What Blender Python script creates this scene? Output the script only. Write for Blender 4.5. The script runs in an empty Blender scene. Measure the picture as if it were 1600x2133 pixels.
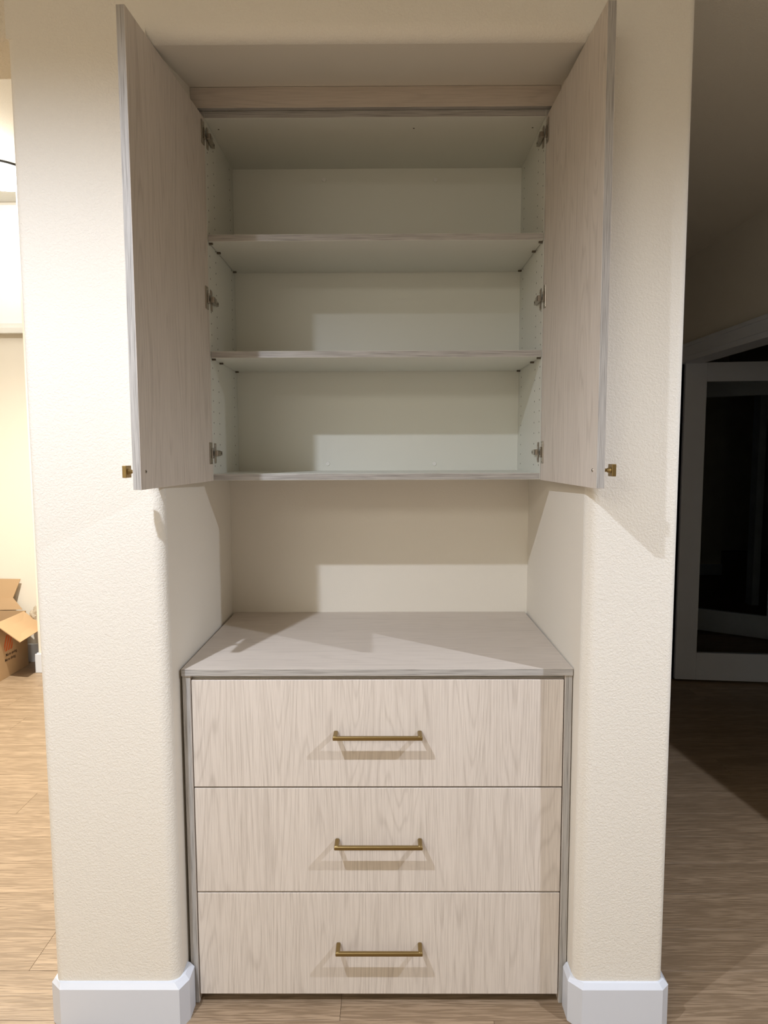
import bpy, bmesh, math, random
from mathutils import Vector, Matrix
random.seed(7)
R = math.radians
C = bpy.context.scene.collection
scn = bpy.context.scene

# ------------------------------------------------------------------ camera
FZ = 0.9193                       # countertop height above the floor
cam_d = bpy.data.cameras.new('camera')
cam = bpy.data.objects.new('camera', cam_d)
C.objects.link(cam)
a, b, c = R(-5.3875), R(-0.3073), R(-0.1944)
fw = Vector((math.sin(b)*math.cos(a), math.cos(b)*math.cos(a), math.sin(a)))
r0 = Vector((math.cos(b), -math.sin(b), 0))
u0 = r0.cross(fw)
rr = r0*math.cos(c) + u0*math.sin(c)
uu = -r0*math.sin(c) + u0*math.cos(c)
M = Matrix((rr, uu, -fw)).transposed().to_4x4()
M.translation = Vector((0.0286, -2.4237, 0.5492 + FZ))
cam.matrix_world = M
cam_d.sensor_fit = 'VERTICAL'
cam_d.sensor_height = 24.0
cam_d.lens = 1479.0/2133.0*24.0
cam_d.shift_y = 16.35/2133.0
cam_d.clip_start = 0.05
scn.camera = cam

# ------------------------------------------------------------------ world, exposure
w = bpy.data.worlds.new('night')
scn.world = w
w.use_nodes = True
w.node_tree.nodes['Background'].inputs[0].default_value = (0.02, 0.03, 0.05, 1)
w.node_tree.nodes['Background'].inputs[1].default_value = 0.05
scn.view_settings.view_transform = 'Standard'
scn.view_settings.look = 'None'
scn.view_settings.exposure = 0.07
scn.view_settings.gamma = 1.0
scn.view_settings.use_curve_mapping = False

# ------------------------------------------------------------------ lamps and added fill
def spot(name, loc, power, color, cone, radius, blend=0.15):
    l = bpy.data.lights.new(name, 'SPOT')
    l.energy = power; l.color = color; l.spot_size = R(cone); l.spot_blend = blend
    l.shadow_soft_size = radius
    o = bpy.data.objects.new(name, l); C.objects.link(o); o.location = loc
    return o
DL = (0.91, 0.98, 1.13)
spot('hall_downlight', (-0.84, -1.83, 2.61), 124, DL, 156, 0.016, 0.85)
spot('hall_downlight', (1.84, -1.83, 2.61), 132, DL, 156, 0.016, 0.7)
def fill_area(name, loc, power, sx, sy, color):
    l = bpy.data.lights.new(name, 'AREA'); l.shape = 'RECTANGLE'; l.size = sx; l.size_y = sy
    l.energy = power; l.color = color
    o = bpy.data.objects.new(name, l); C.objects.link(o); o.location = loc
fill_area('hall_added_fill', (-1.75, -4.2, 2.62), 74, 1.6, 1.2, (1.0, 0.96, 0.87))  # added soft fill behind the camera to lift the shadows, not a known fixture
LC = (1.0, 0.95, 0.84)
spot('living_room_downlight', (-2.1, 0.85, 3.12), 600, LC, 126, 0.03, 1.0)
LR = bpy.data.lights.new('living_room_lamp', 'POINT')
LR.energy = 19; LR.color = (1.0, 0.97, 0.92); LR.shadow_soft_size = 0.06
lro = bpy.data.objects.new('living_room_lamp', LR); C.objects.link(lro); lro.location = (-2.35, 1.60, 2.90)

# ------------------------------------------------------------------ materials
def new_mat(name, col, rough=0.5, metal=0.0, spec=0.5):
    m = bpy.data.materials.new(name); m.use_nodes = True
    p = m.node_tree.nodes['Principled BSDF']
    p.inputs['Base Color'].default_value = (*col, 1)
    p.inputs['Roughness'].default_value = rough
    p.inputs['Metallic'].default_value = metal
    p.inputs['Specular IOR Level'].default_value = spec
    return m, m.node_tree.nodes, m.node_tree.links, p

def N(nodes, t, **kw):
    n = nodes.new(t)
    for k, v in kw.items():
        if k in n.inputs: n.inputs[k].default_value = v
        else: setattr(n, k, v)
    return n

def wall_mat(name, col, bump=0.6):
    m, n, l, p = new_mat(name, col, 0.75, 0, 0.25)
    geo = N(n, 'ShaderNodeNewGeometry')
    n1 = N(n, 'ShaderNodeTexNoise'); n1.inputs['Scale'].default_value = 195; n1.inputs['Detail'].default_value = 3; n1.inputs['Distortion'].default_value = 0.6
    n2 = N(n, 'ShaderNodeTexNoise'); n2.inputs['Scale'].default_value = 60; n2.inputs['Detail'].default_value = 2
    l.new(geo.outputs['Position'], n1.inputs['Vector']); l.new(geo.outputs['Position'], n2.inputs['Vector'])
    cr = N(n, 'ShaderNodeMapRange'); cr.inputs['From Min'].default_value = 0.38; cr.inputs['From Max'].default_value = 0.62
    l.new(n1.outputs['Fac'], cr.inputs['Value'])
    ad = N(n, 'ShaderNodeMath', operation='MULTIPLY_ADD'); ad.inputs[1].default_value = 0.6
    l.new(n2.outputs['Fac'], ad.inputs[0]); l.new(cr.outputs[0], ad.inputs[2])
    bp = N(n, 'ShaderNodeBump'); bp.inputs['Strength'].default_value = bump; bp.inputs['Distance'].default_value = 0.0011
    l.new(ad.outputs[0], bp.inputs['Height']); l.new(bp.outputs[0], p.inputs['Normal'])
    return m

def grain(name, dark, light, axis, rough=0.5, bump=0.25, fine=1.0, ring=0.22, across=1.0, pore=0.36, band=0.45, pfreq=420, rnd=True, floor=False):
    """wood laminate: streaks run along axis (0, 1, 2); rings wander across it"""
    m, n, l, p = new_mat(name, light, rough, 0, 0.35)
    tc = N(n, 'ShaderNodeTexCoord')
    oi = N(n, 'ShaderNodeObjectInfo')
    add = N(n, 'ShaderNodeVectorMath', operation='MULTIPLY_ADD')
    comb = N(n, 'ShaderNodeCombineXYZ')
    mul = N(n, 'ShaderNodeMath', operation='MULTIPLY'); mul.inputs[1].default_value = 37.0 if rnd else 0.0
    l.new(oi.outputs['Random'], mul.inputs[0])
    for i in range(3): l.new(mul.outputs[0], comb.inputs[i])
    add.inputs[1].default_value = (1, 1, 1)
    if floor:
        geo = N(n, 'ShaderNodeNewGeometry'); l.new(geo.outputs['Position'], add.inputs[0])
    else:
        l.new(tc.outputs['Object'], add.inputs[0])
    l.new(comb.outputs[0], add.inputs[2])
    def mp(s_along, s_across):
        mpn = N(n, 'ShaderNodeMapping'); s = [s_across]*3; s[axis] = s_along
        mpn.inputs['Scale'].default_value = s; l.new(add.outputs[0], mpn.inputs['Vector']); return mpn
    # wandering rings (cathedrals)
    m1 = mp(0.62, 8.5*across)
    nz = N(n, 'ShaderNodeTexNoise'); nz.inputs['Scale'].default_value = 1.0; nz.inputs['Detail'].default_value = 2.0; nz.inputs['Roughness'].default_value = 0.45; nz.inputs['Distortion'].default_value = 0.35
    l.new(m1.outputs[0], nz.inputs['Vector'])
    ml = N(n, 'ShaderNodeMath', operation='MULTIPLY'); ml.inputs[1].default_value = 150*fine
    l.new(nz.outputs['Fac'], ml.inputs[0])
    sn = N(n, 'ShaderNodeMath', operation='SINE'); l.new(ml.outputs[0], sn.inputs[0])
    pw = N(n, 'ShaderNodeMapRange'); pw.inputs['From Min'].default_value = -1; pw.inputs['From Max'].default_value = 1
    l.new(sn.outputs[0], pw.inputs['Value'])
    pw2 = N(n, 'ShaderNodeMath', operation='POWER'); pw2.inputs[1].default_value = 6.0; l.new(pw.outputs[0], pw2.inputs[0])
    # fine pores
    m2 = mp(11.0, pfreq*fine)
    n2 = N(n, 'ShaderNodeTexNoise'); n2.inputs['Scale'].default_value = 1.0; n2.inputs['Detail'].default_value = 2.0
    l.new(m2.outputs[0], n2.inputs['Vector'])
    r2 = N(n, 'ShaderNodeMapRange'); r2.inputs['From Min'].default_value = 0.44; r2.inputs['From Max'].default_value = 0.70
    l.new(n2.outputs['Fac'], r2.inputs['Value'])
    # broad bands
    m3 = mp(0.7, 14*across)
    n3 = N(n, 'ShaderNodeTexNoise'); n3.inputs['Scale'].default_value = 1.0; n3.inputs['Detail'].default_value = 2.0
    l.new(m3.outputs[0], n3.inputs['Vector'])
    s1 = N(n, 'ShaderNodeMath', operation='MULTIPLY'); s1.inputs[1].default_value = ring; l.new(pw2.outputs[0], s1.inputs[0])
    s2 = N(n, 'ShaderNodeMath', operation='MULTIPLY_ADD'); s2.inputs[1].default_value = pore; l.new(r2.outputs[0], s2.inputs[0]); l.new(s1.outputs[0], s2.inputs[2])
    s3 = N(n, 'ShaderNodeMath', operation='MULTIPLY_ADD'); s3.inputs[1].default_value = band; l.new(n3.outputs['Fac'], s3.inputs[0]); l.new(s2.outputs[0], s3.inputs[2])
    cl = N(n, 'ShaderNodeClamp'); l.new(s3.outputs[0], cl.inputs['Value'])
    mix = N(n, 'ShaderNodeMix', data_type='RGBA')
    mix.inputs[6].default_value = (*light, 1); mix.inputs[7].default_value = (*dark, 1)
    l.new(cl.outputs[0], mix.inputs[0])
    out = mix.outputs[2]
    if floor:
        hs = N(n, 'ShaderNodeHueSaturation')
        mr = N(n, 'ShaderNodeMapRange'); mr.inputs['To Min'].default_value = 0.84; mr.inputs['To Max'].default_value = 1.12
        l.new(oi.outputs['Random'], mr.inputs['Value']); l.new(mr.outputs[0], hs.inputs['Value']); l.new(out, hs.inputs['Color'])
        out = hs.outputs[0]
    l.new(out, p.inputs['Base Color'])
    bp = N(n, 'ShaderNodeBump'); bp.inputs['Strength'].default_value = bump; bp.inputs['Distance'].default_value = 0.0005; bp.invert = True
    l.new(s2.outputs[0], bp.inputs['Height']); l.new(bp.outputs[0], p.inputs['Normal'])
    return m

WALL = wall_mat('cream_orange_peel_paint', (0.82, 0.79, 0.715), 0.42)
WALLS = wall_mat('cream_paint_smooth', (0.81, 0.765, 0.675), 0.10)
CEIL = wall_mat('ceiling_paint', (0.76, 0.72, 0.63), 0.5)
DRYROUGH = wall_mat('rough_drywall_paint', (0.82, 0.76, 0.64), 1.0)
FACE_V = grain('washed_oak_vertical', (0.42, 0.365, 0.315), (0.76, 0.695, 0.625), 2, 0.5, 0.3, ring=0.22, pore=0.36, band=0.24, pfreq=620)
FACE_H = grain('washed_oak_horizontal', (0.40, 0.345, 0.295), (0.68, 0.61, 0.535), 0, 0.45, 0.25, ring=0.16, pore=0.3, band=0.24, pfreq=560)
EDGE_V = grain('grey_striped_edge_vertical', (0.20, 0.187, 0.17), (0.48, 0.462, 0.435), 2, 0.5, 0.3, 0.9, 0.0, 4.0, pore=0.8, band=0.12, pfreq=900)
EDGE_H = grain('grey_striped_edge_horizontal', (0.20, 0.187, 0.17), (0.48, 0.462, 0.435), 0, 0.5, 0.3, 0.9, 0.0, 4.0, pore=0.8, band=0.12, pfreq=900)
FLOORM = grain('oak_vinyl_plank', (0.25, 0.175, 0.108), (0.49, 0.36, 0.24), 0, 0.42, 0.35, 0.6, 0.28, 1.5, True, True)
MEL = new_mat('white_melamine', (0.74, 0.745, 0.68), 0.42, 0, 0.4)[0]
TRIM = new_mat('white_trim_paint', (0.70, 0.74, 0.81), 0.38, 0, 0.45)[0]
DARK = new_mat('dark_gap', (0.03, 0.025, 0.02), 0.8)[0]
HOLE = new_mat('shadowed_hole', (0.05, 0.045, 0.035), 0.9)[0]
BRASS = new_mat('brushed_brass', (0.31, 0.225, 0.095), 0.36, 1.0)[0]
NICKEL = new_mat('nickel_steel', (0.42, 0.38, 0.33), 0.28, 1.0)[0]
CAPM = new_mat('white_plastic', (0.80, 0.80, 0.76), 0.35)[0]
PIN = new_mat('pin_plastic', (0.10, 0.08, 0.055), 0.5)[0]
KRAFT = new_mat('kraft_cardboard', (0.50, 0.335, 0.19), 0.85, 0, 0.2)[0]
KRAFT_D = new_mat('kraft_cardboard_inside', (0.40, 0.27, 0.16), 0.9, 0, 0.2)[0]
ORANGE = new_mat('orange_print', (0.62, 0.13, 0.03), 0.7)[0]
INK = new_mat('dark_brown_print', (0.09, 0.05, 0.03), 0.7)[0]
BLACK = new_mat('black_metal', (0.02, 0.02, 0.02), 0.35, 0.6)[0]
RUBBER = new_mat('subfloor', (0.16, 0.12, 0.09), 0.9)[0]
def glass_mat():
    m, n, l, p = new_mat('door_glass', (0.9, 0.93, 0.92), 0.02, 0, 0.5)
    p.inputs['Transmission Weight'].default_value = 1.0; p.inputs['IOR'].default_value = 1.2
    return m
GLASS = glass_mat()
m_, n_, l_, p_ = new_mat('clear_film', (0.62, 0.54, 0.43), 0.12)
p_.inputs['Transmission Weight'].default_value = 0.4; p_.inputs['IOR'].default_value = 1.1
FILM = m_
m_, n_, l_, p_ = new_mat('lamp_diffuser', (0.95, 0.95, 0.93), 0.5)
p_.inputs['Emission Color'].default_value = (1.0, 0.97, 0.9, 1); p_.inputs['Emission Strength'].default_value = 9.0
GLOW = m_
m_, n_, l_, p_ = new_mat('white_roller_shade', (0.80, 0.88, 0.93), 0.8)
SHADE = m_

# ------------------------------------------------------------------ helpers
def link(name, me, parent=None, kind=None, origin=None):
    """mesh given in world coordinates; origin moved to its bounds' centre"""
    vs = [v.co for v in me.vertices]
    if origin is None:
        lo = Vector([min(v[i] for v in vs) for i in range(3)]); hi = Vector([max(v[i] for v in vs) for i in range(3)])
        origin = (lo+hi)/2
        if parent is None: origin.z = lo.z
    origin = Vector(origin)
    me.transform(Matrix.Translation(-origin))
    o = bpy.data.objects.new(name, me); C.objects.link(o)
    if parent is not None:
        o.parent = parent
        o.location = origin - Vector(parent['_w'])
    else:
        o.location = origin
    o['_w'] = tuple(origin)
    if kind: o['kind'] = kind
    return o

def to_mesh(bm, mats, name='m'):
    me = bpy.data.meshes.new(name)
    bmesh.ops.recalc_face_normals(bm, faces=bm.faces[:])
    bm.to_mesh(me); bm.free()
    for m in (mats if isinstance(mats, (list, tuple)) else [mats]): me.materials.append(m)
    return me

def add_box(bm, x0, x1, y0, y1, z0, z1, bev=0.0, dirs=None, mi=0, seg=2):
    """dirs: {'-y': material index, ...}"""
    vs = [bm.verts.new((x, y, z)) for x in (x0, x1) for y in (y0, y1) for z in (z0, z1)]
    quads = {'-x': (0, 1, 3, 2), '+x': (4, 6, 7, 5), '-y': (0, 4, 5, 1), '+y': (2, 3, 7, 6), '-z': (0, 2, 6, 4), '+z': (1, 5, 7, 3)}
    fs = []
    for k, q in quads.items():
        f = bm.faces.new([vs[i] for i in q]); f.material_index = (dirs or {}).get(k, mi); fs.append(f)
    if bev > 0:
        es = list({e for f in fs for e in f.edges})
        bmesh.ops.bevel(bm, geom=es, offset=bev, segments=seg, profile=0.5, affect='EDGES')
    return vs

def box(name, x0, x1, y0, y1, z0, z1, mats, parent=None, kind=None, bev=0.0008, dirs=None):
    bm = bmesh.new(); add_box(bm, x0, x1, y0, y1, z0, z1, bev, dirs)
    return link(name, to_mesh(bm, mats, name), parent, kind)

def add_cyl(bm, p0, p1, r0_, r1_=None, seg=20, mi=0):
    p0 = Vector(p0); p1 = Vector(p1); r1_ = r0_ if r1_ is None else r1_
    d = (p1-p0); q = d.to_track_quat('Z', 'Y').to_matrix()
    ra = [bm.verts.new(p0 + q @ Vector((r0_*math.cos(t), r0_*math.sin(t), 0))) for t in [2*math.pi*i/seg for i in range(seg)]]
    rb = [bm.verts.new(p1 + q @ Vector((r1_*math.cos(t), r1_*math.sin(t), 0))) for t in [2*math.pi*i/seg for i in range(seg)]]
    for i in range(seg):
        f = bm.faces.new((ra[i], ra[(i+1) % seg], rb[(i+1) % seg], rb[i])); f.smooth = True; f.material_index = mi
    for cap in (bm.faces.new(ra), bm.faces.new(rb)):
        cap.material_index = mi
        for e in cap.edges: e.smooth = False

def thing(name, loc, label, cat, group=None):
    o = bpy.data.objects.new(name, None); C.objects.link(o); o.location = loc; o['_w'] = tuple(loc)
    o.empty_display_size = 0.1
    o['label'] = label; o['category'] = cat
    if group: o['group'] = group
    return o

def tag(o, label, cat, group=None):
    o['label'] = label; o['category'] = cat
    if group: o['group'] = group
    return o

def arc(cx, cy, r, a0, a1, n=12):
    return [(cx + r*math.cos(R(a0+(a1-a0)*i/n)), cy + r*math.sin(R(a0+(a1-a0)*i/n))) for i in range(n+1)]

def extrude_xy(bm, pts, z0, z1, smooth_max=0.012, mi=0):
    lo = [bm.verts.new((x, y, z0)) for x, y in pts]; hi = [bm.verts.new((x, y, z1)) for x, y in pts]
    n = len(pts)
    for i in range(n):
        j = (i+1) % n
        f = bm.faces.new((lo[i], lo[j], hi[j], hi[i])); f.material_index = mi
        f.smooth = (lo[i].co-lo[j].co).length < smooth_max
    for cap in (bm.faces.new(lo), bm.faces.new(hi)):
        cap.material_index = mi
        for e in cap.edges: e.smooth = False

def extrude_yz(bm, pts, x0, x1, smooth_max=0.012, mi=0):
    fx = lambda v, y, z: v(y, z) if callable(v) else v
    lo = [bm.verts.new((fx(x0, y, z), y, z)) for y, z in pts]; hi = [bm.verts.new((fx(x1, y, z), y, z)) for y, z in pts]
    n = len(pts)
    for i in range(n):
        j = (i+1) % n
        f = bm.faces.new((lo[i], lo[j], hi[j], hi[i])); f.material_index = mi
        f.smooth = (lo[i].co-lo[j].co).length < smooth_max
    for cap in (bm.faces.new(lo), bm.faces.new(hi)):
        cap.material_index = mi
        for e in cap.edges: e.smooth = False

# ------------------------------------------------------------------ setting
YF = -0.724           # face of the wall with the niche
XL, XR_ = -0.828, 0.728
NLf, NLb, NRf, NRb = -0.508, -0.5105, 0.5025, 0.509   # niche side walls, front and back
YB = 0.13
ZH = 2.391            # underside of the headers
CZ = 2.632            # hall ceiling
r = 0.030; ro = 0.018
# plan of the wall round the niche, with bullnose corners
pts = [(XL, YB)]
pts += arc(XL+ro, YF+ro, ro, 180, 270)
pts += arc(NLf-r, YF+r, r, 270, 360)
pts += [(NLb, 0.0), (NRb, 0.0)]
pts += arc(NRf+r, YF+r, r, 180, 270)
pts += arc(XR_-ro, YF+ro, ro, 270, 360)
pts += [(XR_, YB)]
bm = bmesh.new()
extrude_xy(bm, pts, 0.0, ZH, 0.02)
# niche header, soffit rising slightly to the back
hp = [(YB, CZ)] + [(YF, CZ)] + [(YF+r-r*math.cos(R(t)), ZH+r-r*math.sin(R(t))) for t in (0, 10, 20, 30, 40, 50, 60, 70, 80, 90)] + [(-0.387, 2.4645), (0.0, 2.4645), (0.0, ZH), (YB, ZH)]
extrude_yz(bm, hp, NLf-0.001, NRf+0.001, 0.02)
add_box(bm, XL, NLf-0.001, YF, YB, ZH, CZ)
extrude_xy(bm, [(NRf+0.001, YB), (NRf+0.001, YF)] + arc(XR_-ro, YF+ro, ro, 270, 360) + [(XR_, YB)], ZH, CZ, 0.02)
def lean(bm):
    # the plaster face is slightly out of plumb
    for v in bm.verts:
        if v.co.y < -0.6:
            k = v.co.z/2.41
            v.co.y -= 0.027*k
            if -0.84 < v.co.x < -0.7: v.co.x += 0.008*k
            if v.co.x > 0.69: v.co.x -= 0.012*k
lean(bm)
wf = link('wall_front', to_mesh(bm, [WALL]), kind='structure')
# smooth liner look: the inside of the niche is the same paint with a finer texture
me = wf.data; me.materials.append(WALLS)
org = Vector(wf['_w'])
for f in me.polygons:
    cc = f.center + org
    if cc.y > YF+0.031 and NLb-0.001 < cc.x < NRb+0.001: f.material_index = 1

# header over the opening on the left
bm = bmesh.new()
hr = 0.018
hp = [(-0.58, 3.30), (YF, 3.30)] + [(YF+hr-hr*math.cos(R(t)), ZH+hr-hr*math.sin(R(t))) for t in (0, 15, 30, 45, 60, 75, 90)] + [(-0.58, ZH)]
extrude_yz(bm, hp, -4.6, XL, 0.02)
lean(bm)
link('wall_header', to_mesh(bm, [DRYROUGH]), kind='structure')
# upper part of the wall block that closes the living room above the hall ceiling
box('wall_upper', XL, 0.02, -0.55, YB, CZ+0.001, 3.30, [WALLS], kind='structure', bev=0)

box('ceiling', -4.6, 5.6, -5.2, YF, CZ, CZ+0.10, [CEIL], kind='structure', bev=0)
box('ceiling_right', 0.021, 5.6, YF, 8.2, CZ, CZ+0.10, [CEIL], kind='structure', bev=0)
box('ceiling_left', -4.6, -0.1, -0.579, 2.75, 3.147, 3.25, [CEIL], kind='structure', bev=0)
box('wall_back', -4.6, 3.4, -5.3, -5.2, 0, CZ, [WALLS], kind='structure', bev=0)
box('wall_left', -4.7, -4.6, -5.3, 2.6, 0, 3.30, [WALLS], kind='structure', bev=0)
box('wall_right', 3.4, 3.5, -5.3, YF, 0, CZ, [WALLS], kind='structure', bev=0)
box('wall_middle', -0.1, 0.02, YB, 2.75, 0, 3.30, [WALLS], kind='structure', bev=0)
box('wall_far', 0.02, 1.85, 2.75, 2.85, 0, CZ, [WALLS], kind='structure', bev=0)
box('wall_stub', 1.685, 3.5, YF, -0.60, 0, CZ, [WALL], kind='structure', bev=0.01)

# wall of the dark room on the right, with the double door opening
OY0, OY1, OZ = 0.45, 2.085, 2.012
bm = bmesh.new()
add_box(bm, 1.85, 1.97, -0.60, OY0, 0, CZ)
add_box(bm, 1.85, 1.97, OY0, OY1, OZ+0.018, CZ)
add_box(bm, 1.85, 1.97, OY1, 2.85, 0, CZ)
link('wall_side', to_mesh(bm, [WALLS]), kind='structure')
# casing round the opening, stepped profile
bm = bmesh.new()
cw = 0.108
for k, (o0, o1, th) in enumerate(((0.0, 0.030, 0.012), (0.030, 0.086, 0.017), (0.086, cw, 0.022))):
    add_box(bm, 1.85-th, 1.8495, OY0-o1, OY1+o1, OZ+o0, OZ+o1, 0.001)
    add_box(bm, 1.85-th, 1.8495, OY1+o0, OY1+o1, 0, OZ+o0, 0.001)
    add_box(bm, 1.85-th, 1.8495, OY0-o1, OY0-o0, 0, OZ+o0, 0.001)
add_box(bm, 1.8495, 1.9705, OY0, OY1, OZ, OZ+0.018)
add_box(bm, 1.8495, 1.9705, OY1-0.0, OY1+0.018, 0, OZ+0.018)
add_box(bm, 1.8495, 1.9705, OY0-0.018, OY0, 0, OZ+0.018)
link('trim_1', to_mesh(bm, [TRIM]), kind='structure')

# other room behind it
box('wall_beyond', 5.5, 5.6, -0.6, 8.2, 0, CZ, [WALLS], kind='structure', bev=0)
box('wall_beyond_near', 1.97, 5.5, -0.60, -0.5, 0, CZ, [WALLS], kind='structure', bev=0)
box('wall_beyond_end', 1.97, 4.02, 6.02, 6.12, 0, CZ, [WALLS], kind='structure', bev=0)
box('wall_beyond_rear', 1.85, 5.6, 8.1, 8.2, 0, CZ, [WALLS], kind='structure', bev=0)
box('wall_beyond_side', 1.85, 1.97, 2.85, 8.1, 0, CZ, [WALLS], kind='structure', bev=0)
box('baseboard_beyond', 2.0, 4.03, 6.003, 6.019, 0, 0.13, [TRIM], kind='structure')
box('trim_2', 3.515, 3.585, 4.30, 4.42, 0, 2.05, [TRIM], kind='structure', bev=0.003)

# living room on the left
WX0, WX1, WZ0, WZ1 = -3.9, -2.40, 2.325, 3.13
bm = bmesh.new()
add_box(bm, -4.6, -0.1, 2.5, 2.75, 0, WZ0)
add_box(bm, -4.6, -0.1, 2.5, 2.75, WZ1, 3.147)
add_box(bm, -4.6, WX0, 2.5, 2.75, WZ0, WZ1)
add_box(bm, WX1, -0.1, 2.5, 2.75, WZ0, WZ1)
link('wall_window', to_mesh(bm, [WALLS]), kind='structure')
box('wall_return', -2.333, -0.1, 2.25, 2.499, 0, 3.146, [WALLS], kind='structure', bev=0.008)
bm = bmesh.new()
add_box(bm, -2.348, -0.1, 2.232, 2.2485, 0, 0.13, 0.003)
add_box(bm, -2.349, -2.3345, 2.2325, 2.485, 0, 0.13, 0.003)
link('baseboard_return', to_mesh(bm, [TRIM]), kind='structure')
box('baseboard_far', -4.58, -2.352, 2.484, 2.4995, 0, 0.13, [TRIM], kind='structure', bev=0.003)
win = thing('window_1', ((WX0+WX1)/2, 2.6, WZ0), '', ''); del win['label']; del win['category']; win['kind'] = 'structure'
bm = bmesh.new()
for (x0, x1, z0, z1) in ((WX0, WX1, WZ0, WZ0+0.035), (WX0, WX1, WZ1-0.035, WZ1), (WX0, WX0+0.04, WZ0, WZ1), (WX1-0.04, WX1, WZ0, WZ1)):
    add_box(bm, x0+0.001, x1-0.001, 2.60, 2.66, z0+0.001, z1-0.001, 0.004)
add_box(bm, WX0+0.04, WX1-0.04, 2.615, 2.65, WZ0+0.035, WZ0+0.06, 0.003)
link('window_frame', to_mesh(bm, [CAPM]), win)
box('pane', WX0+0.04, WX1-0.04, 2.635, 2.641, WZ0+0.06, WZ1-0.035, [GLASS], win, bev=0)
box('roller_shade', WX0-0.02, WX1+0.02, 2.488, 2.4905, WZ0+0.030, 3.128, [SHADE], win, bev=0)
box('shade_rail', WX0-0.02, WX1+0.02, 2.483, 2.4965, WZ0+0.0005, WZ0+0.0298, [CAPM], win, bev=0.003)
box('window_sill', WX0-0.02, WX1+0.02, 2.46, 2.60, WZ0-0.043, WZ0-0.001, [CAPM], win, bev=0.004)

# ------------------------------------------------------------------ floor
fl = box('floor', -4.6, 5.6, -5.2, 8.2, -0.05, -0.0085, [RUBBER], kind='structure', bev=0)
fl['_w'] = tuple(fl.location)
PW = 0.1775; Y0 = 0.1783
mesh_cache = {}
def plank(x0, x1, k):
    L = round(x1-x0, 2)
    if L not in mesh_cache:
        b2 = bmesh.new(); add_box(b2, -L/2+0.0004, L/2-0.0004, -PW/2+0.0005, PW/2-0.0005, -0.008, 0.0, 0.0005, seg=1)
        mesh_cache[L] = to_mesh(b2, [FLOORM], 'plank')
    o = bpy.data.objects.new('plank', mesh_cache[L]); C.objects.link(o)
    o.parent = fl; o.location = Vector(((x0+x1)/2, Y0+(k+0.5)*PW, 0)) - Vector(fl.location)
rnd = random.Random(3)
count = 0
for k in range(-25, 14):
    yc = Y0+(k+0.5)*PW
    if yc < -3.4: continue
    lo, hi = (-4.5, 3.6) if yc < 2.4 else (1.95, 5.4)
    if yc > -0.6: hi = 4.6
    x = lo - rnd.random()*1.3 if False else lo
    first = round(0.3+rnd.random()*1.0, 1)
    while x < hi-0.05:
        L = first if first else 1.3
        first = None
        L = min(L, hi-x)
        plank(x, x+L, k); x += L; count += 1
# far boards of the dark room, too small and dark to pick apart
bm = bmesh.new()
for k in range(14, 44):
    add_box(bm, 1.95, 5.45, Y0+k*PW+0.0005, Y0+(k+1)*PW-0.0005, -0.008, 0.0)
o = link('plank', to_mesh(bm, [FLOORM]), fl); o['kind'] = 'stuff'
bm = bmesh.new()
for k in range(-31, -20):
    add_box(bm, -4.5, 3.4, Y0+k*PW+0.0005, Y0+(k+1)*PW-0.0005, -0.008, 0.0)
o = link('plank', to_mesh(bm, [FLOORM]), fl); o['kind'] = 'stuff'

# ------------------------------------------------------------------ baseboards with mitred 45 degree corners
def baseboard(name, outer, inner):
    bm = bmesh.new()
    prof = lambda o_, i_: [(o_, 0.0), (o_, 0.1095), (o_.lerp(i_, 0.62), 0.1215), (i_, 0.1235), (i_, 0.0)]
    rings = []
    for o_, i_ in zip(outer, inner):
        o_ = Vector((*o_, 0)); i_ = Vector((*i_, 0))
        rings.append([bm.verts.new((p.x, p.y, z)) for p, z in prof(o_, i_)])
    for A, B in zip(rings, rings[1:]):
        for i in range(5):
            j = (i+1) % 5
            bm.faces.new((A[i], A[j], B[j], B[i]))
    bm.faces.new(rings[0]); bm.faces.new(rings[-1])
    return link(name, to_mesh(bm, [TRIM]), kind='structure')
g = 0.0004
baseboard('baseboard_left',
          [(-0.4895, -0.656), (-0.4895, -0.704), (-0.5060, -0.7400), (-0.8110, -0.7400), (-0.8430, -0.7130), (-0.8430, 0.12)],
          [(NLf+g, -0.656), (NLf+g, -0.697), (-0.5290, YF-g), (-0.8150, YF-g), (XL-g, -0.711), (XL-g, 0.12)])
baseboard('baseboard_right',
          [(0.4900, -0.656), (0.4900, -0.7080), (0.5190, -0.7400), (0.7230, -0.7400), (0.7440, -0.7200), (0.7440, 0.12)],
          [(NRf-g, -0.656), (NRf-g, -0.697), (0.5290, YF-g), (0.7130, YF-g), (XR_+g, -0.711), (XR_+g, 0.12)])

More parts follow.
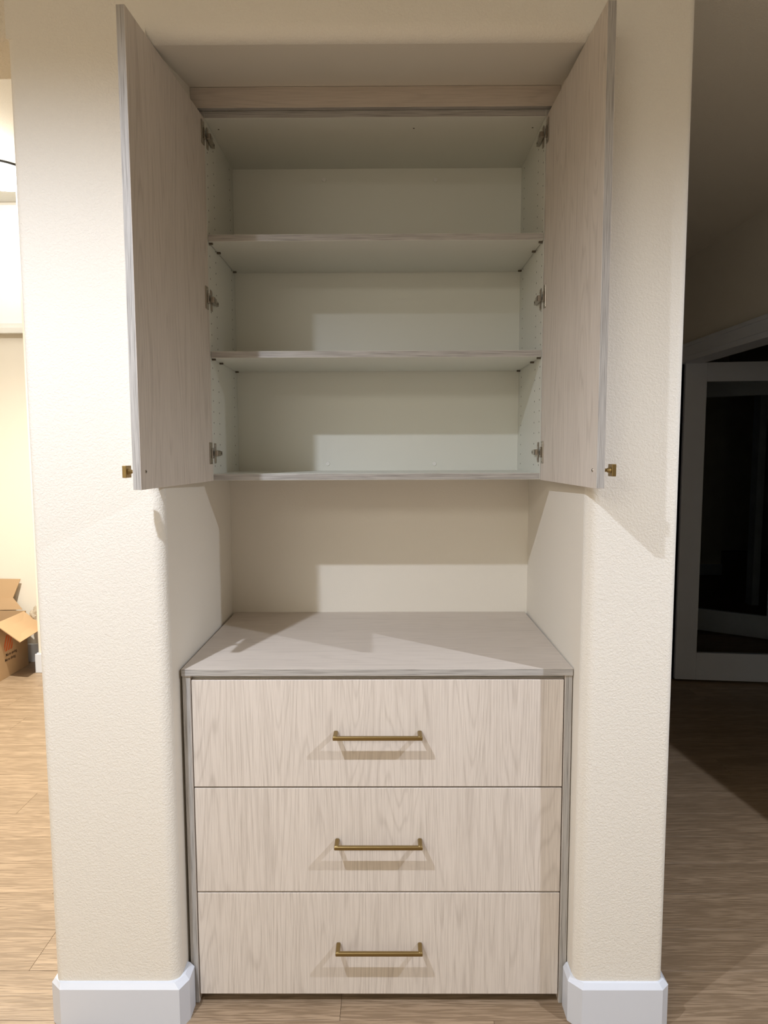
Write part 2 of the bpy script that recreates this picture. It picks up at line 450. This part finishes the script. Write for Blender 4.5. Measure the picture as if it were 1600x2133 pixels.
# ------------------------------------------------------------------ drawer cabinet
TH = 0.0186
CT = FZ
dc = thing('drawer_cabinet', (0, -0.34, 0), 'washed oak base cabinet with three wide drawers set in the wall niche', 'cabinet')
E = {'-y': 1}
box('side_panel', -0.5005, -0.4800, -0.650, -0.02, 0.0005, CT-TH-0.0006, [FACE_V, EDGE_V], dc, dirs=E)
box('side_panel', 0.4815, 0.5000, -0.650, -0.02, 0.0005, CT-TH-0.0006, [FACE_V, EDGE_V], dc, dirs=E)
box('top_rail', -0.4795, 0.4810, -0.634, -0.55, CT-TH-0.020, CT-TH-0.001, [FACE_H, EDGE_H], dc, dirs=E)
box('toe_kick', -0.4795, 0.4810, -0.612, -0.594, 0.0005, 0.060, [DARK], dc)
box('back_panel', -0.4795, 0.4810, -0.04, -0.03, 0.03, CT-TH-0.03, [MEL], dc)
def drawer(z0, z1, hz, xo):
    d = box('drawer', -0.4770, 0.4785, -0.6505, -0.6320, z0, z1, [FACE_V, FACE_V], dc, bev=0.0012)
    bm = bmesh.new()
    add_box(bm, -0.455, 0.457, -0.6318, -0.10, z0+0.02, z1-0.04, 0.001)
    link('drawer_box', to_mesh(bm, [MEL]), d)
    bm = bmesh.new()
    x0, x1 = -0.1125+xo, 0.1150+xo
    add_box(bm, x0, x1, -0.6930, -0.6830, hz-0.0052, hz+0.0048, 0.0022, seg=3)
    for xa, xb in ((x0+0.0001, x0+0.0115), (x1-0.0115, x1-0.0001)):
        add_box(bm, xa, xb, -0.6915, -0.6507, hz-0.0050, hz+0.0062, 0.0034, seg=3)
    h = link('handle', to_mesh(bm, [BRASS]), d)
    h['label'] = 'brass bar handle'
drawer(0.6045, 0.8890, 0.7500, 0.0)
drawer(0.3165, 0.6000, 0.4590, 0.0008)
drawer(0.0265, 0.3120, 0.1690, 0.0012)

ct = box('countertop', -0.5015, 0.5005, -0.6544, -0.001, CT-TH, CT, [FACE_H, EDGE_H], dirs={'-y': 1}, bev=0.0007)
tag(ct, 'washed oak worktop with grey edge lying on the drawer cabinet in the niche', 'countertop')

# ------------------------------------------------------------------ wall cabinet with open doors
uc = thing('wall_cabinet', (0, -0.19, 1.39), 'washed oak wall cabinet with two open doors and empty white shelves', 'cabinet')
UA, UB, YU, YBK = -0.4755, 0.4680, -0.368, -0.012
Z0 = 0.490+CT; ZT = 1.4715+CT; ZS1 = 1.161+CT; ZS2 = 0.839+CT
ZB = Z0-TH
spl = box('side_panel', UA-TH, UA, YU, 0-0.0005, ZB, ZT+TH, [MEL, EDGE_V], uc, dirs=E, bev=0.0005)
spr = box('side_panel', UB, UB+TH, YU, 0-0.0005, ZB, ZT+TH, [MEL, EDGE_V], uc, dirs=E, bev=0.0005)
box('top_panel', UA+0.0002, UB-0.0002, YU, YBK, ZT, ZT+TH, [MEL, EDGE_H], uc, dirs=E, bev=0.0005)
box('bottom_panel', UA+0.0002, UB-0.0002, YU, YBK, ZB, Z0, [MEL, EDGE_H, FACE_H], uc, dirs={'-y': 1, '-z': 2, '+z': 0}, bev=0.0005)
box('back_panel', UA+0.0002, UB-0.0002, YBK+0.0002, -0.0008, ZB, ZT+TH, [MEL], uc, bev=0)
fp = box('filler_panel', -0.5085, 0.5025, -0.386, -0.3686, 2.4096, 2.4635, [FACE_H, EDGE_H], uc, dirs={'-z': 1}, bev=0.0005)
for zs in (ZS1, ZS2):
    sh = box('shelf', UA+0.0012, UB-0.0012, YU+0.002, YBK-0.002, zs-TH, zs, [MEL, EDGE_H], uc, dirs=E, bev=0.0005)
    for sx in (-1, 1):
        for yy in (-0.352, -0.258, -0.036):
            bm = bmesh.new()
            xa = UA+0.0003 if sx < 0 else UB-0.0112
            add_box(bm, xa, xa+0.0109, yy-0.0035, yy+0.0035, zs-TH-0.0052, zs-TH-0.0003, 0.0008)
            link('shelf_pin', to_mesh(bm, [PIN]), sh)
# line-bored holes in both sides and the top, far too small to be told apart
for sx, xx in ((-1, UA+0.0003), (1, UB-0.0003)):
    bm = bmesh.new()
    n = int((ZT-Z0)/0.0313)
    for col in (-0.347, -0.277, -0.0635):
        for i in range(n):
            z = Z0+0.0225+i*0.0313
            if min(abs(z-(ZS1-TH/2)), abs(z-(ZS2-TH/2))) < 0.012: continue
            add_cyl(bm, (xx, col, z), (xx-sx*0.0002, col, z), 0.0023, seg=10)
    o = link('shelf_pin_hole', to_mesh(bm, [HOLE]), spl if sx < 0 else spr); o['kind'] = 'stuff'
for x, z in ((-0.174, 1.4325), (0.187, 1.4313), (-0.1765, 2.3560), (0.187, 2.3545)):
    bm = bmesh.new(); add_cyl(bm, (x, YBK+0.0001, z), (x, YBK-0.0022, z), 0.0072, 0.0064, 24)
    link('screw_cap', to_mesh(bm, [CAPM]), uc)
for x in (-0.4520, 0.1060, 0.4450):
    bm = bmesh.new()
    add_cyl(bm, (x, -0.30, ZT-0.0001), (x, -0.30, ZT-0.0005), 0.0025, seg=10)
    link('screw_hole', to_mesh(bm, [HOLE]), uc)

def cab_door(sgn, ang, W, hx, zt):
    """sgn -1 left, +1 right. Inner face starts at (hx, YU) and runs towards the room."""
    A = R(ang)
    d = Vector((math.cos(A)*(1 if sgn < 0 else -1), -math.sin(A), 0))
    nrm = Vector((sgn*math.sin(A), -math.cos(A), 0))      # from inner face to outer face
    rot = math.atan2(d.y, d.x)
    z0 = ZB - 0.0015
    bm = bmesh.new()
    y0, y1 = (-TH, 0) if sgn < 0 else (0, TH)
    add_box(bm, 0.0, W, y0, y1, 0.0, zt-z0, 0.0006, dirs={'+x': 1, '-x': 1, '+z': 1, '-z': 1})
    me = to_mesh(bm, [FACE_V, EDGE_V])
    o = bpy.data.objects.new('door', me); C.objects.link(o); o.parent = uc
    o.location = Vector((hx, YU-0.001, z0)) - Vector(uc['_w']); o.rotation_euler = (0, 0, rot)
    s = -1 if sgn < 0 else 1          # outward direction in local y
    def sub(name, bm, mats):
        me = to_mesh(bm, mats); q = bpy.data.objects.new(name, me); C.objects.link(q); q.parent = o; return q
    # square knob near the free bottom corner
    kx, kz = W-0.0275, 0.0395
    yo = s*TH
    bm = bmesh.new()
    add_cyl(bm, (kx, yo, kz), (kx, yo+s*0.012, kz), 0.0048, 0.0036, 20)
    add_cyl(bm, (kx, yo+s*0.012, kz), (kx, yo+s*0.0205, kz), 0.0036, 0.0080, 20)
    ya, yb = sorted((yo+s*0.0205, yo+s*0.0300))
    add_box(bm, kx-0.0135, kx+0.0135, ya, yb, kz-0.0135, kz+0.0135, 0.0009)
    sub('knob', bm, [BRASS])['label'] = 'square brass knob'
    bm = bmesh.new()
    add_cyl(bm, (kx, 0.0, kz), (kx, -s*0.0012, kz), 0.0042, 0.0036, 20)
    add_cyl(bm, (kx, -s*0.0011, kz), (kx, -s*0.0016, kz), 0.0018, 0.0018, 6, mi=1)
    sub('knob_screw', bm, [NICKEL, HOLE])
    # three concealed hinges
    inv = Matrix.Rotation(-rot, 4, 'Z') @ Matrix.Translation(-Vector((hx, YU-0.001, z0)))
    xs = hx if sgn < 0 else hx
    for zc in (2.3455, 1.9025, 1.4690):
        zl = zc - z0
        bm = bmesh.new()
        # flange plate screwed to the door (door-local)
        ya, yb = sorted((-s*0.0002, -s*0.0026))
        add_box(bm, 0.008, 0.0310, ya, yb, zl-0.031, zl+0.031, 0.0011, seg=2)
        ya, yb = sorted((-s*0.0026, -s*0.0050))
        add_box(bm, 0.006, 0.0180, ya, yb, zl-0.015, zl+0.015, 0.001, seg=1)
        ya, yb = sorted((-s*0.0027, -s*0.0031))
        add_box(bm, 0.0085, 0.0135, ya-0.0022, yb+0.0022, zl-0.008, zl+0.008, mi=1)
        for dz in (-0.023, 0.023):
            add_cyl(bm, (0.020, -s*0.0026, zl+dz), (0.020, -s*0.0034, zl+dz), 0.0034, 0.003, 12)
        # mounting plate and arm on the cabinet side (world, brought into the door's frame)
        b2 = bmesh.new()
        xi = UA if sgn < 0 else UB
        t = 1 if sgn < 0 else -1
        def wb(y0_, y1_, dx0, dx1, z0_, z1_, bev=0.0008, mi=0):
            xa, xb = sorted((xi+t*dx0, xi+t*dx1)); add_box(b2, xa, xb, y0_, y1_, zc+z0_, zc+z1_, bev, mi=mi, seg=1)
        wb(-0.352, -0.338, 0.0006, 0.0032, -0.029, 0.029, 0.0012)
        wb(-0.3650, -0.3330, 0.0032, 0.0145, -0.0080, 0.0080, 0.0015)
        wb(-0.3630, -0.3600, 0.0146, 0.0150, -0.0075, 0.0075, 0, 1)
        wb(-0.3325, -0.2950, 0.0020, 0.0105, -0.0062, 0.0062, 0.001)
        wb(-0.3310, -0.3280, 0.0106, 0.0109, -0.0062, 0.0062, 0, 1)
        for dz in (-0.021, 0.021):
            add_cyl(b2, (xi+t*0.0032, -0.345, zc+dz), (xi+t*0.0042, -0.345, zc+dz), 0.0036, 0.003, 12)
        add_cyl(b2, (xi+t*0.0105, -0.305, zc), (xi+t*0.0110, -0.305, zc), 0.0030, 0.0028, 12, mi=1)
        b2.transform(inv)
        tmp = bpy.data.meshes.new('t'); b2.to_mesh(tmp); b2.free(); bm.from_mesh(tmp); bpy.data.meshes.remove(tmp)
        sub('hinge', bm, [NICKEL, HOLE])
    return o
cab_door(-1, 93.95, 0.505, UA-0.0002, 2.3900)
cab_door(1, 91.5, 0.505, UB+0.0016, 2.3905)

# ------------------------------------------------------------------ glazed doors in the dark room
def glazed_leaf(name, p0, p1, ztop, zbot, stile, rail_t, rail_b, knob_side=None):
    p0 = Vector((*p0, 0)); p1 = Vector((*p1, 0)); d = (p1-p0); L = d.length; rot = math.atan2(d.y, d.x)
    root = bpy.data.objects.new(name, None); C.objects.link(root); root.location = (p0.x, p0.y, zbot); root.rotation_euler = (0, 0, rot); root['kind'] = 'structure'; root.empty_display_size = 0.1
    H = ztop-zbot; t = 0.035
    def part(nm, x0, x1, y0, y1, z0, z1, m, bev=0.002):
        bm = bmesh.new(); add_box(bm, x0, x1, y0, y1, z0, z1, bev)
        q = bpy.data.objects.new(nm, to_mesh(bm, [m])); C.objects.link(q); q.parent = root; return q
    part('stile', 0, stile, 0, t, 0, H, TRIM)
    part('stile', L-stile, L, 0, t, 0, H, TRIM)
    part('rail', stile+0.0002, L-stile-0.0002, 0, t, H-rail_t, H, TRIM)
    part('rail', stile+0.0002, L-stile-0.0002, 0, t, 0, rail_b, TRIM)
    part('pane', stile+0.0005, L-stile-0.0005, t/2-0.003, t/2+0.003, rail_b+0.0005, H-rail_t-0.0005, GLASS, 0)
    if knob_side:
        kx = L-stile/2 if knob_side > 0 else stile/2
        bm = bmesh.new()
        add_cyl(bm, (kx, -0.0003, 0.95), (kx, -0.006, 0.95), 0.030, 0.028, 24)
        add_cyl(bm, (kx, -0.006, 0.95), (kx, -0.030, 0.95), 0.010, 0.010, 20)
        bmesh.ops.create_uvsphere(bm, u_segments=20, v_segments=12, radius=0.027, matrix=Matrix.Translation((kx, -0.042, 0.95)))
        q = bpy.data.objects.new('door_knob', to_mesh(bm, [BLACK])); C.objects.link(q); q.parent = root
        for f in q.data.polygons: f.use_smooth = True
glazed_leaf('door_1', (1.874, 2.042), (2.620, 1.952), 2.017, 0.012, 0.128, 0.117, 0.178)
glazed_leaf('door_2', (2.455, 3.405), (3.075, 2.950), 2.017, 0.012, 0.125, 0.117, 0.178, 1)

# ------------------------------------------------------------------ living room lamp, carton and wrapping
lamp = thing('ceiling_light', (-2.30, 1.97, 3.147), 'round flush ceiling light glowing in the bright room on the left', 'ceiling light')
bm = bmesh.new(); add_cyl(bm, (-2.30, 1.97, 3.1465), (-2.30, 1.97, 3.134), 0.205, 0.205, 64)
link('rim', to_mesh(bm, [BLACK]), lamp)
bm = bmesh.new(); add_cyl(bm, (-2.30, 1.97, 3.1338), (-2.30, 1.97, 3.095), 0.200, 0.185, 64)
link('diffuser', to_mesh(bm, [GLOW]), lamp)

cb = thing('cardboard_box', (-2.69, 2.24, 0), 'open brown cardboard moving box with orange logo by the far wall', 'box')
bx0, bx1, by0, by1, bh = -2.93, -2.49, 2.02, 2.42, 0.385
t = 0.005
bm = bmesh.new()
add_box(bm, bx0, bx1, by0, by1, 0.001, 0.006)
add_box(bm, bx0, bx1, by0, by0+t, 0.006, bh); add_box(bm, bx0, bx1, by1-t, by1, 0.006, bh)
add_box(bm, bx0, bx0+t, by0+t, by1-t, 0.006, bh); add_box(bm, bx1-t, bx1, by0+t, by1-t, 0.006, bh)
link('body', to_mesh(bm, [KRAFT]), cb)
def flap(p, mats=KRAFT):
    """p: four world corners, given a thickness"""
    bm = bmesh.new()
    P = [Vector(q) for q in p]; nn = (P[1]-P[0]).cross(P[3]-P[0]).normalized()*0.0025
    A = [bm.verts.new(q+nn) for q in P]; B = [bm.verts.new(q-nn) for q in P]
    bm.faces.new(A); bm.faces.new(B[::-1])
    for i in range(4): bm.faces.new((A[i], B[i], B[(i+1) % 4], A[(i+1) % 4]))
    return link('flap', to_mesh(bm, [mats]), cb)
flap([(bx1, by0+0.004, bh), (bx1, by1-0.03, bh), (-2.335, by1-0.06, 0.285), (-2.335, by0+0.01, 0.265)])
flap([(bx0+0.01, by1-0.002, bh), (-2.512, by1-0.002, bh+0.008), (-2.585, by1+0.02, 0.470), (bx0+0.01, by1+0.02, 0.470)])
flap([(bx0+0.01, by1+0.028, 0.468), (-2.590, by1+0.028, 0.468), (-2.545, by1+0.055, 0.598), (bx0+0.01, by1+0.055, 0.605)])
flap([(bx0, by1-0.01, bh), (bx0, by0+0.01, bh), (bx0+0.16, by0+0.02, bh+0.125), (bx0+0.16, by1-0.02, bh+0.125)])
flap([(bx0+0.01, by0, bh), (bx1-0.01, by0, bh), (bx1-0.01, by0-0.13, bh-0.13), (bx0+0.01, by0-0.13, bh-0.13)])
# print on the long side facing the opening: an orange square mark and two lines of lettering
bm = bmesh.new()
xx = bx1+0.0008
def poly(pts_, mi=0):
    vs = [bm.verts.new((xx, y, z)) for y, z in pts_]; bm.faces.new(vs).material_index = mi
cy0, cz0, sz = 2.12, 0.175, 0.105
for k in range(5):         # slanted strokes of the square mark
    f0 = -sz/2 + k*sz*0.3
    q = []
    for yy_, zz_ in ((f0, 0), (f0+sz*0.19, 0), (f0+sz*0.19+sz*0.5, sz), (f0+sz*0.5, sz)): q.append([yy_, zz_])
    # clip to the square by sliding along the slant
    q2 = []
    for yy_, zz_ in q:
        if yy_ < 0: zz_ += (0-yy_)*2; yy_ = 0
        if yy_ > sz: zz_ -= (yy_-sz)*2; yy_ = sz
        q2.append((cy0+yy_, cz0+min(max(zz_, 0), sz)))
    if len(set(q2)) == 4: poly(q2)
link('printed_mark', to_mesh(bm, [ORANGE]), cb)
def text(body, y, z, size):
    cu = bpy.data.curves.new('t', 'FONT'); cu.body = body; cu.size = size; cu.extrude = 0.0001; cu.offset = 0.0006
    to = bpy.data.objects.new('t', cu); C.objects.link(to)
    me = bpy.data.meshes.new_from_object(to)
    bpy.data.objects.remove(to)
    me.transform(Matrix(((0, 0, 1, bx1+0.0006), (1, 0, 0, y), (0, 1, 0, z), (0, 0, 0, 1))))
    me.materials.clear(); me.materials.append(INK)
    link('printed_text', me, cb)
text('More saving.', 2.135, 0.140, 0.028)
text('More doing.', 2.120, 0.108, 0.028)

# crumpled clear wrapping behind the carton
bm = bmesh.new()
bmesh.ops.create_icosphere(bm, subdivisions=4, radius=1.0)
rn = random.Random(11)
from mathutils import noise
for v in bm.verts:
    q = v.co.copy()
    d = 1 + 0.35*noise.noise(q*2.2) + 0.16*noise.noise(q*6.0) + 0.09*abs(noise.noise(q*13.0))
    v.co = Vector((-2.405 + q.x*0.052*d, 2.410 + q.y*0.040*d, 0.350 + q.z*0.060*d))
wr = link('plastic_wrap', to_mesh(bm, [FILM]), None)
tag(wr, 'crumpled clear plastic wrap spilling from the back corner of the cardboard box', 'plastic wrap')

for o in list(bpy.data.objects):
    if '_w' in o: del o['_w']
